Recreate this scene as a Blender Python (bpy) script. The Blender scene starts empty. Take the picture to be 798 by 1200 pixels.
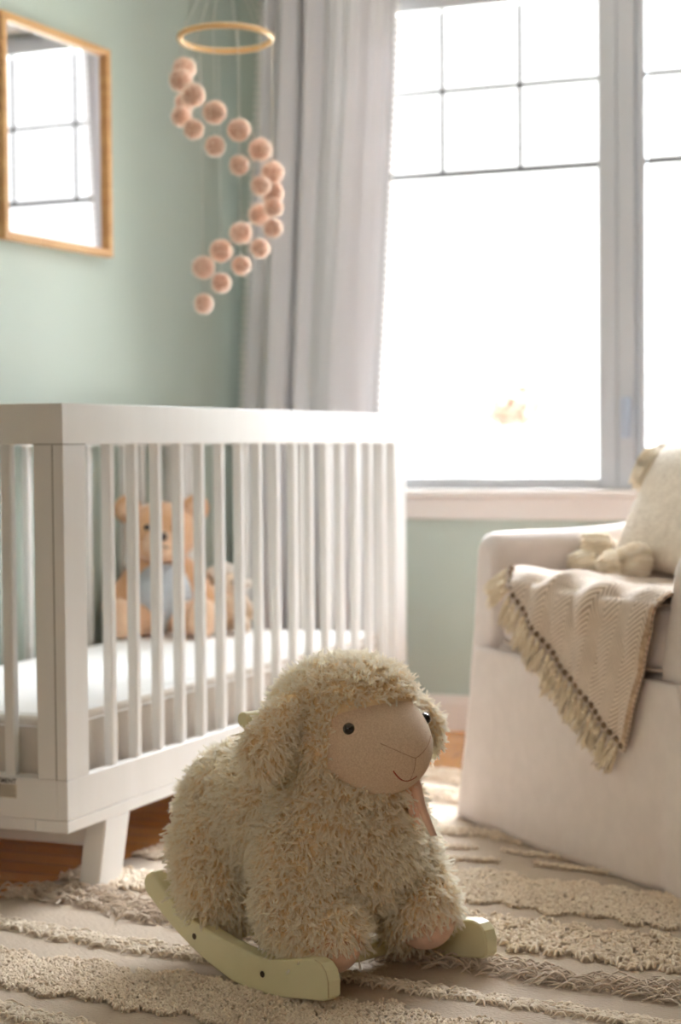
import bpy, bmesh, math, random
import numpy as np
from mathutils import Vector, Matrix, Euler

random.seed(7)
rng = np.random.default_rng(11)
C = bpy.context.scene.collection
PI = math.pi

# ------------------------------------------------------------------ colours and materials
def lin(r, g, b):
    f = lambda c: (c / 255 / 12.92) if c / 255 <= 0.04045 else ((c / 255 + 0.055) / 1.055) ** 2.4
    return (f(r), f(g), f(b), 1.0)

def new_mat(name):
    m = bpy.data.materials.new(name)
    m.use_nodes = True
    nt = m.node_tree
    return m, nt, nt.nodes['Principled BSDF']

def bump(nt, bsdf, height, strength, dist=0.01):
    b = nt.nodes.new('ShaderNodeBump')
    b.inputs['Strength'].default_value = strength
    b.inputs['Distance'].default_value = dist
    nt.links.new(height, b.inputs['Height'])
    nt.links.new(b.outputs['Normal'], bsdf.inputs['Normal'])

def noise(nt, scale, detail=3, rough=0.5, coord='Object', vec_scale=None):
    tc = nt.nodes.new('ShaderNodeTexCoord')
    n = nt.nodes.new('ShaderNodeTexNoise')
    n.inputs['Scale'].default_value = scale
    n.inputs['Detail'].default_value = detail
    n.inputs['Roughness'].default_value = rough
    if vec_scale:
        mp = nt.nodes.new('ShaderNodeMapping')
        mp.inputs['Scale'].default_value = vec_scale
        nt.links.new(tc.outputs[coord], mp.inputs['Vector'])
        nt.links.new(mp.outputs['Vector'], n.inputs['Vector'])
    else:
        nt.links.new(tc.outputs[coord], n.inputs['Vector'])
    return n

def mixc(nt, fac, a, b):
    r = nt.nodes.new('ShaderNodeValToRGB')
    r.color_ramp.elements[0].color = a
    r.color_ramp.elements[1].color = b
    nt.links.new(fac, r.inputs['Fac'])
    return r

def plain(name, col, rough=0.5, col2=None, nscale=20, bs=0.0, bscale=200, sheen=0.0, vec_scale=None, bdist=0.002):
    m, nt, p = new_mat(name)
    p.inputs['Base Color'].default_value = col
    p.inputs['Roughness'].default_value = rough
    if sheen:
        p.inputs['Sheen Weight'].default_value = sheen
        p.inputs['Sheen Roughness'].default_value = 0.5
    if col2:
        n = noise(nt, nscale, vec_scale=vec_scale)
        r = mixc(nt, n.outputs['Fac'], col, col2)
        r.color_ramp.elements[0].position = 0.35
        r.color_ramp.elements[1].position = 0.65
        nt.links.new(r.outputs['Color'], p.inputs['Base Color'])
    if bs:
        n2 = noise(nt, bscale, 4, vec_scale=vec_scale)
        bump(nt, p, n2.outputs['Fac'], bs, bdist)
    return m

def yarn_mat(name, a, b, sheen=0.3):
    """colour varies from strand to strand"""
    m, nt, p = new_mat(name)
    g = nt.nodes.new('ShaderNodeNewGeometry')
    r = mixc(nt, g.outputs['Random Per Island'], a, b)
    nt.links.new(r.outputs['Color'], p.inputs['Base Color'])
    p.inputs['Roughness'].default_value = 0.9
    p.inputs['Sheen Weight'].default_value = sheen
    return m

M = {}
M['wall'] = plain('sage_green_paint', lin(181, 193, 184), 0.5, lin(184, 195, 186), 3, 0.08, 350)
M['ceiling'] = plain('ceiling_paint', lin(240, 238, 232), 0.8, bs=0.05)
M['farwall'] = plain('taupe_wall_paint', lin(150, 138, 120), .7, bs=.05)
M['trim'] = plain('white_trim_paint', lin(238, 232, 228), 0.4, bs=0.03, bscale=60)
M['crib'] = plain('white_lacquer', lin(233, 231, 229), 0.38, lin(229, 227, 224), 14, 0.05, 30, vec_scale=(1, 1, .12))
M['seam'] = plain('panel_seam', lin(120, 112, 98), 0.8, lin(112, 104, 92), 30)
M['sheet'] = plain('white_fitted_sheet', lin(238, 237, 236), 0.85, bs=0.2, bscale=14, bdist=0.006, sheen=0.2)
M['sheet_side'] = plain('shaded_mattress_side', lin(205, 196, 186), 0.9, bs=0.3, bscale=90)  # white mattress toned greige here: the side's shade is put into the colour
M['winframe'] = plain('window_frame_paint', lin(190, 192, 196), 0.4, bs=0.03)
M['muntin'] = plain('dark_muntin', lin(92, 90, 90), 0.5, lin(80, 78, 78), 30)
M['handle'] = plain('window_handle', lin(170, 180, 196), 0.35, bs=0.02)
M['oak'] = plain('light_oak', lin(205, 160, 105), 0.5, lin(190, 142, 90), 8, 0.1, 60, vec_scale=(1, 1, 6))
M['ringwood'] = plain('pale_ring_wood', lin(222, 184, 132), 0.5, lin(208, 168, 116), 30, 0.1, 60)
M['rocker'] = plain('pale_green_lacquer', lin(226, 220, 182), 0.35, lin(220, 214, 174), 12, 0.06, 40)
M['worn'] = plain('worn_edge_wood', lin(176, 140, 92), 0.7, lin(160, 126, 80), 60)
M['screw'] = plain('screw_recess', lin(70, 52, 34), 0.7, lin(50, 38, 26), 80)
M['suede'] = plain('peach_suede', lin(236, 211, 184), 0.9, lin(219, 190, 160), 420, 0.9, 800, sheen=0.25, bdist=0.0022)
M['sole'] = plain('peach_sole_cloth', lin(226, 188, 164), 0.9, lin(216, 178, 154), 90, 0.4, 800, sheen=0.25)
M['stitch_red'] = plain('red_thread', lin(178, 74, 58), 0.8, lin(165, 66, 52), 200)
M['stitch'] = plain('tan_thread', lin(198, 160, 132), 0.9, lin(188, 150, 122), 200)
M['eye'] = plain('black_eye_bead', lin(14, 12, 12), 0.12, lin(18, 15, 14), 40)
M['eye'].node_tree.nodes['Principled BSDF'].inputs['Coat Weight'].default_value = 0.6
M['ribbon'] = plain('peach_ribbon', lin(238, 200, 176), 0.5, lin(232, 192, 168), 60, 0.1, 300, sheen=0.3)
M['underwool'] = plain('wool_base', lin(236, 214, 176), 0.95, lin(226, 204, 166), 60, 0.6, 140, bdist=0.006)
M['felt'] = plain('beige_felt', lin(214, 176, 156), 0.95, lin(206, 166, 146), 60, 0.4, 120, sheen=1.0)
M['felt'].node_tree.nodes['Principled BSDF'].inputs['Sheen Roughness'].default_value = 0.32
M['string'] = plain('white_string', lin(232, 230, 224), 0.8, lin(222, 220, 214), 90)
M['bear'] = plain('tan_plush', lin(222, 178, 138), 0.95, lin(210, 162, 120), 40, 0.8, 160, sheen=0.5, bdist=0.006)
M['bearlight'] = plain('light_tan_plush', lin(236, 202, 170), 0.95, lin(230, 192, 160), 40, 0.8, 160, sheen=0.5, bdist=0.006)
M['shirt'] = plain('blue_grey_knit', lin(196, 204, 212), 0.9, lin(188, 197, 206), 60, 0.5, 160, sheen=0.3)
M['nose'] = plain('brown_nose', lin(60, 38, 28), 0.5, lin(50, 32, 24), 80)
M['lambwool'] = plain('white_curly_plush', lin(236, 230, 222), 0.95, lin(222, 214, 204), 60, 1.0, 90, sheen=0.4, bdist=0.01)
M['lambbody'] = plain('beige_spotted_plush', lin(224, 206, 184), 0.95, lin(192, 164, 136), 28, 0.8, 120, sheen=0.4, bdist=0.006)
M['linen'] = plain('white_linen_slipcover', lin(228, 218, 214), 0.9, lin(223, 213, 209), 30, 0.35, 420, sheen=0.3)
M['piping'] = plain('slipcover_piping', lin(220, 206, 196), 0.9, lin(212, 198, 188), 80, 0.3, 300)
M['shadowgap'] = plain('dark_gap', lin(60, 50, 42), 0.9, lin(52, 44, 36), 30)
M['pillowcloth'] = plain('cream_woven_cotton', lin(228, 216, 200), 0.95, lin(214, 201, 184), 55, 0.9, 160, sheen=0.3, bdist=0.005)
M['tassel'] = yarn_mat('cream_cotton_yarn', lin(246, 236, 216), lin(228, 211, 184))
M['pilltassel'] = yarn_mat('cream_pillow_yarn', lin(250, 243, 228), lin(236, 222, 199))
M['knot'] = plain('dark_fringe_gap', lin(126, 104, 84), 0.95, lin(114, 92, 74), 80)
M['rugyarn'] = yarn_mat('rug_cotton_yarn', lin(240, 225, 204), lin(218, 199, 176))
M['rugyarn_grey'] = yarn_mat('rug_taupe_yarn', lin(224, 208, 190), lin(194, 176, 157))
M['rugyarn_white'] = yarn_mat('rug_cream_yarn', lin(244, 232, 214), lin(222, 205, 184))
M['ink'] = plain('black_ink', lin(40, 36, 34), 0.7, lin(46, 42, 40), 60)
M['sticker'] = plain('grey_paper_label', lin(204, 194, 178), 0.7, lin(194, 184, 170), 60)
M['print'] = plain('grey_fine_print', lin(132, 122, 108), .7, lin(124, 114, 100), 60)
M['black'] = plain('dark_grey_plastic', lin(60, 60, 62), 0.5, lin(52, 52, 54), 60)

def wood_floor():
    m, nt, p = new_mat('warm_oak_floorboards')
    tc = nt.nodes.new('ShaderNodeTexCoord')
    mp = nt.nodes.new('ShaderNodeMapping')
    mp.inputs['Rotation'].default_value = (0, 0, 0)
    nt.links.new(tc.outputs['Object'], mp.inputs['Vector'])
    br = nt.nodes.new('ShaderNodeTexBrick')
    br.offset = 0.43
    br.inputs['Scale'].default_value = 1.0
    br.inputs['Brick Width'].default_value = 1.1
    br.inputs['Row Height'].default_value = 0.075
    br.inputs['Mortar Size'].default_value = 0.0016
    br.inputs['Color1'].default_value = lin(226, 164, 98)
    br.inputs['Color2'].default_value = lin(210, 142, 78)
    br.inputs['Mortar'].default_value = lin(70, 36, 14)
    nt.links.new(mp.outputs['Vector'], br.inputs['Vector'])
    g = noise(nt, 6, 6, 0.6, vec_scale=(2, 40, 2))
    mx = nt.nodes.new('ShaderNodeMix'); mx.data_type = 'RGBA'; mx.blend_type = 'MULTIPLY'
    mx.inputs[0].default_value = 0.35
    r = mixc(nt, g.outputs['Fac'], lin(170, 150, 130), (1, 1, 1, 1))
    nt.links.new(br.outputs['Color'], mx.inputs[6]); nt.links.new(r.outputs['Color'], mx.inputs[7])
    nt.links.new(mx.outputs[2], p.inputs['Base Color'])
    p.inputs['Roughness'].default_value = 0.24
    bump(nt, p, br.outputs['Fac'], -0.15, 0.002)
    return m
M['floor'] = wood_floor()

def glass_mat():
    m = bpy.data.materials.new('window_glass'); m.use_nodes = True
    nt = m.node_tree; nt.nodes.clear()
    out = nt.nodes.new('ShaderNodeOutputMaterial'); mx = nt.nodes.new('ShaderNodeMixShader')
    tr = nt.nodes.new('ShaderNodeBsdfTransparent'); gl = nt.nodes.new('ShaderNodeBsdfGlossy')
    gl.inputs['Roughness'].default_value = 0.0
    fr = nt.nodes.new('ShaderNodeFresnel'); fr.inputs['IOR'].default_value = 1.35
    nt.links.new(fr.outputs[0], mx.inputs[0]); nt.links.new(tr.outputs[0], mx.inputs[1]); nt.links.new(gl.outputs[0], mx.inputs[2])
    nt.links.new(mx.outputs[0], out.inputs['Surface'])
    return m
M['glass'] = glass_mat()

def mirror_mat():
    m, nt, p = new_mat('silvered_mirror')
    p.inputs['Metallic'].default_value = 1.0
    p.inputs['Base Color'].default_value = (0.93, 0.93, 0.95, 1)
    p.inputs['Roughness'].default_value = 0.012
    return m
M['mirror'] = mirror_mat()

def curtain_mat():
    m, nt, p = new_mat('soft_grey_curtain_cloth')
    out = nt.nodes['Material Output']
    p.inputs['Base Color'].default_value = lin(222, 221, 224)
    p.inputs['Roughness'].default_value = 0.9
    p.inputs['Sheen Weight'].default_value = 0.2
    n = noise(nt, 500, 2); bump(nt, p, n.outputs['Fac'], 0.15, 0.001)
    t = nt.nodes.new('ShaderNodeBsdfTranslucent'); t.inputs['Color'].default_value = lin(228, 222, 222)
    mx = nt.nodes.new('ShaderNodeMixShader'); mx.inputs[0].default_value = 0.17
    nt.links.new(p.outputs[0], mx.inputs[1]); nt.links.new(t.outputs[0], mx.inputs[2])
    nt.links.new(mx.outputs[0], out.inputs['Surface'])
    return m
M['curtain'] = curtain_mat()
M['pompom'] = plain('white_pompom_yarn', lin(236, 232, 228), 0.95, lin(222, 216, 210), 200, 0.5, 600, sheen=0.4)

def fleece_mat():
    m = bpy.data.materials.new('cream_fleece'); m.use_nodes = True
    nt = m.node_tree; nt.nodes.clear()
    out = nt.nodes.new('ShaderNodeOutputMaterial')
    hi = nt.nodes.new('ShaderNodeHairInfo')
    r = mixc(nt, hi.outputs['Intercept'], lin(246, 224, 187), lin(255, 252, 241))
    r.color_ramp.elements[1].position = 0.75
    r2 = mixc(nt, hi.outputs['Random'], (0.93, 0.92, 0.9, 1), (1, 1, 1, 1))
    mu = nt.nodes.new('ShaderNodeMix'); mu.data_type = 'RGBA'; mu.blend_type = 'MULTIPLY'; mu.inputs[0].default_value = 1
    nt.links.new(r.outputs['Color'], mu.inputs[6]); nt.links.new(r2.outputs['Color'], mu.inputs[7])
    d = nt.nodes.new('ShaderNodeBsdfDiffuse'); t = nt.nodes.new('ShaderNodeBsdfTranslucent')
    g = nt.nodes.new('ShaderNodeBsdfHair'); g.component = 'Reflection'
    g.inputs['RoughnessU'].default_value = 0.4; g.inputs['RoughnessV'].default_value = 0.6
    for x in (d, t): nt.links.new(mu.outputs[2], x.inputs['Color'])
    a = nt.nodes.new('ShaderNodeMixShader'); a.inputs[0].default_value = 0.55
    b = nt.nodes.new('ShaderNodeMixShader'); b.inputs[0].default_value = 0.10
    nt.links.new(d.outputs[0], a.inputs[1]); nt.links.new(t.outputs[0], a.inputs[2])
    nt.links.new(a.outputs[0], b.inputs[1]); nt.links.new(g.outputs[0], b.inputs[2])
    nt.links.new(b.outputs[0], out.inputs['Surface'])
    return m
M['fleece'] = fleece_mat()
def nap_mat():  # paler than the felt: the balls' rim light is put into the nap colour
    m = bpy.data.materials.new('cream_rim_nap'); m.use_nodes = True
    nt = m.node_tree; nt.nodes.clear()
    out = nt.nodes.new('ShaderNodeOutputMaterial')
    d = nt.nodes.new('ShaderNodeBsdfDiffuse'); t = nt.nodes.new('ShaderNodeBsdfTranslucent'); a = nt.nodes.new('ShaderNodeMixShader')
    hi = nt.nodes.new('ShaderNodeHairInfo'); r = mixc(nt, hi.outputs['Random'], lin(246, 230, 220), lin(255, 246, 238))
    for x in (d, t): nt.links.new(r.outputs['Color'], x.inputs['Color'])
    a.inputs[0].default_value = .5
    nt.links.new(d.outputs[0], a.inputs[1]); nt.links.new(t.outputs[0], a.inputs[2]); nt.links.new(a.outputs[0], out.inputs['Surface'])
    return m
M['nap'] = nap_mat()

def throw_mat():
    m, nt, p = new_mat('herringbone_weave')
    uv = nt.nodes.new('ShaderNodeUVMap'); uv.uv_map = 'weave'
    sp = nt.nodes.new('ShaderNodeSeparateXYZ'); nt.links.new(uv.outputs['UV'], sp.inputs[0])
    def mth(op, a, b=None, c=None):
        n = nt.nodes.new('ShaderNodeMath'); n.operation = op
        for k, v in enumerate((a, b, c)):
            if v is None: continue
            if isinstance(v, (int, float)): n.inputs[k].default_value = v
            else: nt.links.new(v, n.inputs[k])
        return n.outputs[0]
    W = 0.040
    pp = mth('PINGPONG', sp.outputs['X'], W)
    s = mth('ADD', sp.outputs['Y'], pp)
    ph = mth('MULTIPLY', s, 2 * PI / 0.0100)
    sn = mth('SINE', ph)
    f = mth('MULTIPLY_ADD', sn, 0.5, 0.5)
    n = noise(nt, 40, 3)
    f2 = mth('MULTIPLY_ADD', n.outputs['Fac'], 0.5, mth('MULTIPLY', f, 0.75))
    r = mixc(nt, f2, lin(160, 138, 118), lin(220, 203, 186))
    r.color_ramp.elements[0].position = 0.3; r.color_ramp.elements[1].position = 0.75
    nt.links.new(r.outputs['Color'], p.inputs['Base Color'])
    p.inputs['Roughness'].default_value = 0.95; p.inputs['Sheen Weight'].default_value = 0.3
    bump(nt, p, f, 0.4, 0.002)
    return m
M['throw'] = throw_mat()

def rug_mat():
    m, nt, p = new_mat('flat_woven_rug')
    n = noise(nt, 5, 4); r = mixc(nt, n.outputs['Fac'], lin(178, 160, 140), lin(196, 179, 160))
    nt.links.new(r.outputs['Color'], p.inputs['Base Color'])
    n2 = noise(nt, 300, 2, vec_scale=(.4, 1, 1)); bump(nt, p, n2.outputs['Fac'], 0.9, 0.004)
    p.inputs['Roughness'].default_value = 0.95; p.inputs['Sheen Weight'].default_value = 0.2
    return m
M['rug'] = rug_mat()
M['shrubleaf'] = plain('rust_autumn_leaf', lin(88, 56, 40), 0.7, lin(74, 48, 36), 6)
M['bark'] = plain('grey_bark', lin(84, 76, 68), 0.9, lin(60, 54, 48), 9)
M['lawn'] = plain('pale_outdoor_ground', lin(190, 190, 180), 0.9, lin(170, 172, 160), 2)

# ------------------------------------------------------------------ object helpers
ROOTM = {}
def empty(name, loc=(0, 0, 0), rotz=0.0):
    o = bpy.data.objects.new(name, None)
    C.objects.link(o); o.location = loc; o.rotation_euler = (0, 0, rotz)
    o.empty_display_size = 0.05
    ROOTM[o.name] = Matrix.Translation(loc) @ Matrix.Rotation(rotz, 4, 'Z')
    return o

def thing(name, label, cat, loc=(0, 0, 0), rotz=0.0, group=None):
    o = empty(name, loc, rotz)
    return tag(o, label, cat, group)

def tag(o, label, cat, group=None):
    o['label'] = label; o['category'] = cat
    if group: o['group'] = group
    return o

def structure(o):
    o['kind'] = 'structure'
    return o

def link(name, me, mat, parent=None, world=True, smooth=False):
    """world=True: mesh is in room coordinates, the parent only carries it"""
    o = bpy.data.objects.new(name, me)
    C.objects.link(o)
    if mat is not None: me.materials.append(mat)
    if smooth: me.polygons.foreach_set('use_smooth', np.ones(len(me.polygons), dtype=bool))
    if parent is not None:
        o.parent = parent
        if world and parent.name in ROOTM: o.matrix_parent_inverse = ROOTM[parent.name].inverted()
    return o

def from_bm(name, bm, mat, parent=None, world=True, smooth=False):
    me = bpy.data.meshes.new(name)
    bmesh.ops.recalc_face_normals(bm, faces=bm.faces)
    bm.to_mesh(me); bm.free()
    return link(name, me, mat, parent, world, smooth)

def from_np(name, V, Fs, mat, parent=None, world=True, smooth=True):
    me = bpy.data.meshes.new(name)
    me.from_pydata(np.asarray(V).tolist() if not isinstance(V, list) else V, [], Fs if isinstance(Fs, list) else Fs.tolist())
    me.update()
    return link(name, me, mat, parent, world, smooth)

def bev(o, w=0.004, seg=2):
    m = o.modifiers.new('bevel', 'BEVEL'); m.width = w; m.segments = seg; m.limit_method = 'ANGLE'; m.angle_limit = math.radians(40)
    m.harden_normals = False
    return o

def box_bm(bm, x0, x1, y0, y1, z0, z1):
    vs = [bm.verts.new((x, y, z)) for x in (x0, x1) for y in (y0, y1) for z in (z0, z1)]
    for f in ((0, 1, 3, 2), (4, 6, 7, 5), (0, 4, 5, 1), (2, 3, 7, 6), (0, 2, 6, 4), (1, 5, 7, 3)):
        bm.faces.new([vs[i] for i in f])

def box(name, x0, x1, y0, y1, z0, z1, mat, parent=None, world=True, b=0.0, seg=2):
    bm = bmesh.new(); box_bm(bm, x0, x1, y0, y1, z0, z1)
    o = from_bm(name, bm, mat, parent, world)
    if b: bev(o, b, seg)
    return o

def tubes(P, R, sides=4, closed_ends=True):
    """P: N x K x 3 polylines, R: N x K radii -> verts, quads"""
    P = np.asarray(P, float); N, K, _ = P.shape
    R = np.broadcast_to(np.asarray(R, float), (N, K))
    T = np.gradient(P, axis=1) if K > 2 else np.repeat((P[:, 1:] - P[:, :1]), K, axis=1)
    T /= np.linalg.norm(T, axis=2, keepdims=True) + 1e-9
    ref = np.where(np.abs(T[..., 2:3]) < 0.9, np.array([0, 0, 1.0]), np.array([1.0, 0, 0]))
    A = np.cross(T, ref); A /= np.linalg.norm(A, axis=2, keepdims=True) + 1e-9
    B = np.cross(T, A)
    ang = np.linspace(0, 2 * PI, sides, endpoint=False)
    V = P[:, :, None, :] + R[:, :, None, None] * (A[:, :, None, :] * np.cos(ang)[None, None, :, None] + B[:, :, None, :] * np.sin(ang)[None, None, :, None])
    V = V.reshape(-1, 3)
    k = np.arange(K - 1)[:, None]; s = np.arange(sides)[None, :]
    q = np.stack([k * sides + s, k * sides + (s + 1) % sides, (k + 1) * sides + (s + 1) % sides, (k + 1) * sides + s], -1).reshape(-1, 4)
    Fq = (q[None] + (np.arange(N) * K * sides)[:, None, None]).reshape(-1, 4).tolist()
    if closed_ends:
        for n in range(N):
            o = n * K * sides
            Fq.append([o + i for i in range(sides)][::-1]); Fq.append([o + (K - 1) * sides + i for i in range(sides)])
    return V, Fq

def tube_obj(name, pts, r, mat, parent=None, world=True, sides=10):
    V, F = tubes([pts], [r] if np.ndim(r) else r, sides)
    return from_np(name, V, F, mat, parent, world)

def ball_bm(bm, c, r, rot=None, sub=3):
    mt = Matrix.Translation(c) @ (rot.to_matrix().to_4x4() if rot else Matrix()) @ Matrix.Diagonal((*((r, r, r) if np.ndim(r) == 0 else r), 1))
    bmesh.ops.create_icosphere(bm, subdivisions=sub, radius=1.0, matrix=mt)

def ball(name, c, r, mat, parent=None, world=True, rot=None, sub=3):
    bm = bmesh.new(); ball_bm(bm, c, r, rot, sub)
    return from_bm(name, bm, mat, parent, world, True)

def blob(prims, voxel=0.008, it=6):
    """ellipsoids and tapered capsules fused into one smooth skin"""
    bm = bmesh.new()
    for q in prims:
        if q[0] == 'e':
            ball_bm(bm, q[1], q[2], Euler(q[3]) if len(q) > 3 else None)
        else:
            a, b, ra, rb = Vector(q[1]), Vector(q[2]), q[3], q[4]
            n = max(2, int((a - b).length / (min(ra, rb) * 0.35)) + 1)
            for i in range(n):
                t = i / (n - 1)
                ball_bm(bm, a.lerp(b, t), ra + (rb - ra) * t, None, 3)
    me = bpy.data.meshes.new('tmp'); bm.to_mesh(me); bm.free()
    o = bpy.data.objects.new('tmp', me); C.objects.link(o)
    r = o.modifiers.new('r', 'REMESH'); r.mode = 'VOXEL'; r.voxel_size = voxel
    s = o.modifiers.new('s', 'SMOOTH'); s.factor = 0.5; s.iterations = it
    dg = bpy.context.evaluated_depsgraph_get()
    res = bpy.data.meshes.new_from_object(o.evaluated_get(dg))
    bpy.data.objects.remove(o); bpy.data.meshes.remove(me)
    return res

def np_mesh(me):
    me.calc_loop_triangles()
    v = np.empty(len(me.vertices) * 3); me.vertices.foreach_get('co', v); v = v.reshape(-1, 3)
    vn = np.empty(len(me.vertices) * 3); me.vertices.foreach_get('normal', vn); vn = vn.reshape(-1, 3)
    t = np.empty(len(me.loop_triangles) * 3, dtype=np.int32); me.loop_triangles.foreach_get('vertices', t)
    return v, vn, t.reshape(-1, 3)

def unit(a): return a / (np.linalg.norm(a, axis=-1, keepdims=True) + 1e-9)

def fleece(name, me, parent, per_m2, strands, length, keep=None, droop=0.35, spread=0.0042, clump=0.72, rad=0.0005, wild=0.55, curl=0.004, seed=1, mat=None):
    """tufts of curved strands rooted on a mesh"""
    g = np.random.default_rng(seed)
    v, vn, t = np_mesh(me)
    a = np.linalg.norm(np.cross(v[t[:, 1]] - v[t[:, 0]], v[t[:, 2]] - v[t[:, 0]]), axis=1) / 2
    n = int(a.sum() * per_m2)
    f = g.choice(len(t), n, p=a / a.sum())
    b = g.random((n, 2)); fl = b.sum(1) > 1; b[fl] = 1 - b[fl]
    w = np.stack([1 - b.sum(1), b[:, 0], b[:, 1]], 1)
    P = (v[t[f]] * w[..., None]).sum(1); N = unit((vn[t[f]] * w[..., None]).sum(1))
    if keep is not None:
        k = keep(P); P, N = P[k], N[k]; n = len(P)
    D = unit(N + np.array([0, 0, -droop]) + g.normal(0, wild, (n, 3)) * np.array([1, 1, 1]))
    D = unit(D + N * np.maximum(0, 0.25 - (D * N).sum(1))[:, None] * 1.6)
    L = length * g.uniform(0.65, 1.25, n)
    side = unit(np.cross(D, g.normal(0, 1, (n, 3))))
    K = 5
    u = np.linspace(0, 1, K)
    tipc = g.normal(0, 1, (n, 1, 3)) * curl
    ctr = P[:, None, :] + D[:, None, :] * (L[:, None] * u)[..., None] + side[:, None, :] * (L[:, None] * 0.28 * u ** 2)[..., None] + tipc * (u ** 2)[None, :, None] + np.array([0, 0, -1]) * (L[:, None] * droop * 0.45 * u ** 2)[..., None]
    A1 = unit(np.cross(N, np.array([0.3, 0.5, 0.81]))); A2 = np.cross(N, A1)
    ra = g.random((n, strands)) ** 0.5 * spread; th = g.random((n, strands)) * 2 * PI
    off = A1[:, None, :] * (ra * np.cos(th))[..., None] + A2[:, None, :] * (ra * np.sin(th))[..., None]
    shrink = 1 - clump * u ** 0.8
    S = ctr[:, None, :, :] + off[:, :, None, :] * shrink[None, None, :, None]
    wv = g.normal(0, 1, (n, strands, 1, 3)) * (0.0011 * np.sin(u * PI * 1.3))[None, None, :, None]
    S = S + wv + g.normal(0, 0.0005, S.shape) * u[None, None, :, None]
    S[:, :, 0, :] -= N[:, None, :] * 0.002
    S = S.reshape(-1, 3)
    hc = bpy.data.hair_curves.new(name)
    hc.add_curves([K] * (n * strands))
    hc.attributes['position'].data.foreach_set('vector', S.astype(np.float32).ravel())
    ra_ = hc.attributes.get('radius') or hc.attributes.new('radius', 'FLOAT', 'POINT')
    rr = np.tile(rad * np.array([1.0, 1.0, 0.95, 0.8, 0.4]), n * strands)
    ra_.data.foreach_set('value', rr.astype(np.float32))
    hc.materials.append(mat or M['fleece'])
    o = bpy.data.objects.new(name, hc); C.objects.link(o); o.parent = parent
    return o

def superell(name, c, r, e, mat, parent=None, world=True, rot=None, n=40, m=20):
    """soft box: superellipsoid with exponent e"""
    sg = lambda x, p: math.copysign(abs(x) ** p, x)
    V = []; Fs = []
    R = rot.to_matrix() if rot else Matrix.Identity(3)
    for j in range(m + 1):
        ph = -PI / 2 + PI * j / m
        for i in range(n):
            th = 2 * PI * i / n
            q = Vector((r[0] * sg(math.cos(ph), e) * sg(math.cos(th), e), r[1] * sg(math.cos(ph), e) * sg(math.sin(th), e), r[2] * sg(math.sin(ph), e)))
            V.append(tuple(Vector(c) + R @ q))
    for j in range(m):
        for i in range(n):
            Fs.append([j * n + i, j * n + (i + 1) % n, (j + 1) * n + (i + 1) % n, (j + 1) * n + i])
    return from_np(name, V, Fs, mat, parent, world)

# ------------------------------------------------------------------ the room
XL, YW, XR, YB, ZC = -2.365, 4.9255, 1.7, -1.6, 2.62
structure(box('floor', XL - .12, XR + .12, YB - .12, YW + .12, -0.06, 0.0, M['floor']))
structure(box('ceiling', XL - .12, XR + .12, YB - .12, YW + .12, ZC, ZC + .08, M['ceiling']))
structure(box('wall_left', XL - .12, XL, YB, YW + .12, 0, ZC, M['wall']))
structure(box('wall_right', XR, XR + .12, YB, YW + .12, 0, ZC, M['farwall']))
structure(box('wall_rear', XL, XR, YB - .12, YB, 0, ZC, M['farwall']))
WX0, WX1, WZ0, WZ1 = -2.03, -0.44, 0.655, 2.075
bm = bmesh.new()
D = 0.14
box_bm(bm, XL, WX0, YW, YW + D, 0, ZC); box_bm(bm, WX1, XR, YW, YW + D, 0, ZC)
box_bm(bm, WX0, WX1, YW, YW + D, 0, WZ0); box_bm(bm, WX0, WX1, YW, YW + D, WZ1, ZC)
structure(from_bm('wall_back', bm, M['wall']))

bb = bmesh.new()
box_bm(bb, XL, XR, YW - .016, YW, 0, .085); box_bm(bb, XL, XR, YW - .011, YW, .085, .101)
structure(bev(from_bm('baseboard_back', bb, M['trim']), .003))
bb = bmesh.new()
box_bm(bb, XL, XL + .016, YB, YW - .016, 0, .085); box_bm(bb, XL, XL + .011, YB, YW - .016, .085, .101)
structure(bev(from_bm('baseboard_left', bb, M['trim']), .003))

# window: two sashes side by side with a thin grid in the upper part
win = structure(empty('window_1', (WX0, YW, WZ0)))
bm = bmesh.new()
box_bm(bm, WX0, WX0 + .03, YW + .02, YW + .1, WZ0, WZ1); box_bm(bm, WX1 - .03, WX1, YW + .02, YW + .1, WZ0, WZ1)
box_bm(bm, WX0 + .03, WX1 - .03, YW + .02, YW + .1, WZ1 - .03, WZ1); box_bm(bm, WX0 + .03, WX1 - .03, YW + .02, YW + .1, WZ0 - .001, WZ0 + .022)
structure(bev(from_bm('window_frame', bm, M['winframe'], win), .003))
SZ0, SZ1 = 0.678, 2.045
def sash(xa, xb, gxa, gxb, mun):
    """xa..xb outer, gxa..gxb glass"""
    bm = bmesh.new()
    y0, y1 = YW + .0, YW + .055
    box_bm(bm, xa, gxa, y0, y1, SZ0, SZ1); box_bm(bm, gxb, xb, y0, y1, SZ0, SZ1)
    box_bm(bm, gxa, gxb, y0, y1, SZ0, .711); box_bm(bm, gxa, gxb, y0, y1, 2.01, SZ1)
    s = structure(bev(from_bm('sash', bm, M['winframe'], win), .005))
    g = structure(box('glass_pane', gxa, gxb, YW + .022, YW + .026, .711, 2.01, M['glass'], win))
    bm = bmesh.new()
    for z in (1.7835, 1.5535):
        h = .0055 if z > 1.6 else .0075
        box_bm(bm, gxa, gxb, YW + .012, YW + .021, z - h, z + h)
    for x in mun:
        box_bm(bm, x - .0045, x + .0045, YW + .0125, YW + .0205, 1.5535, 2.01)
    structure(from_bm('muntin_grid', bm, M['muntin'], win))
sash(-2.0, -1.243, -1.967, -1.295, (-1.742, -1.517))
sash(-1.188, -.47, -1.169, -.505, (-.944, -.72))
structure(bev(box('mullion', -1.241, -1.192, YW - .006, YW + .06, .678, 2.045, M['winframe'], win), .004))
h = bmesh.new()
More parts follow.
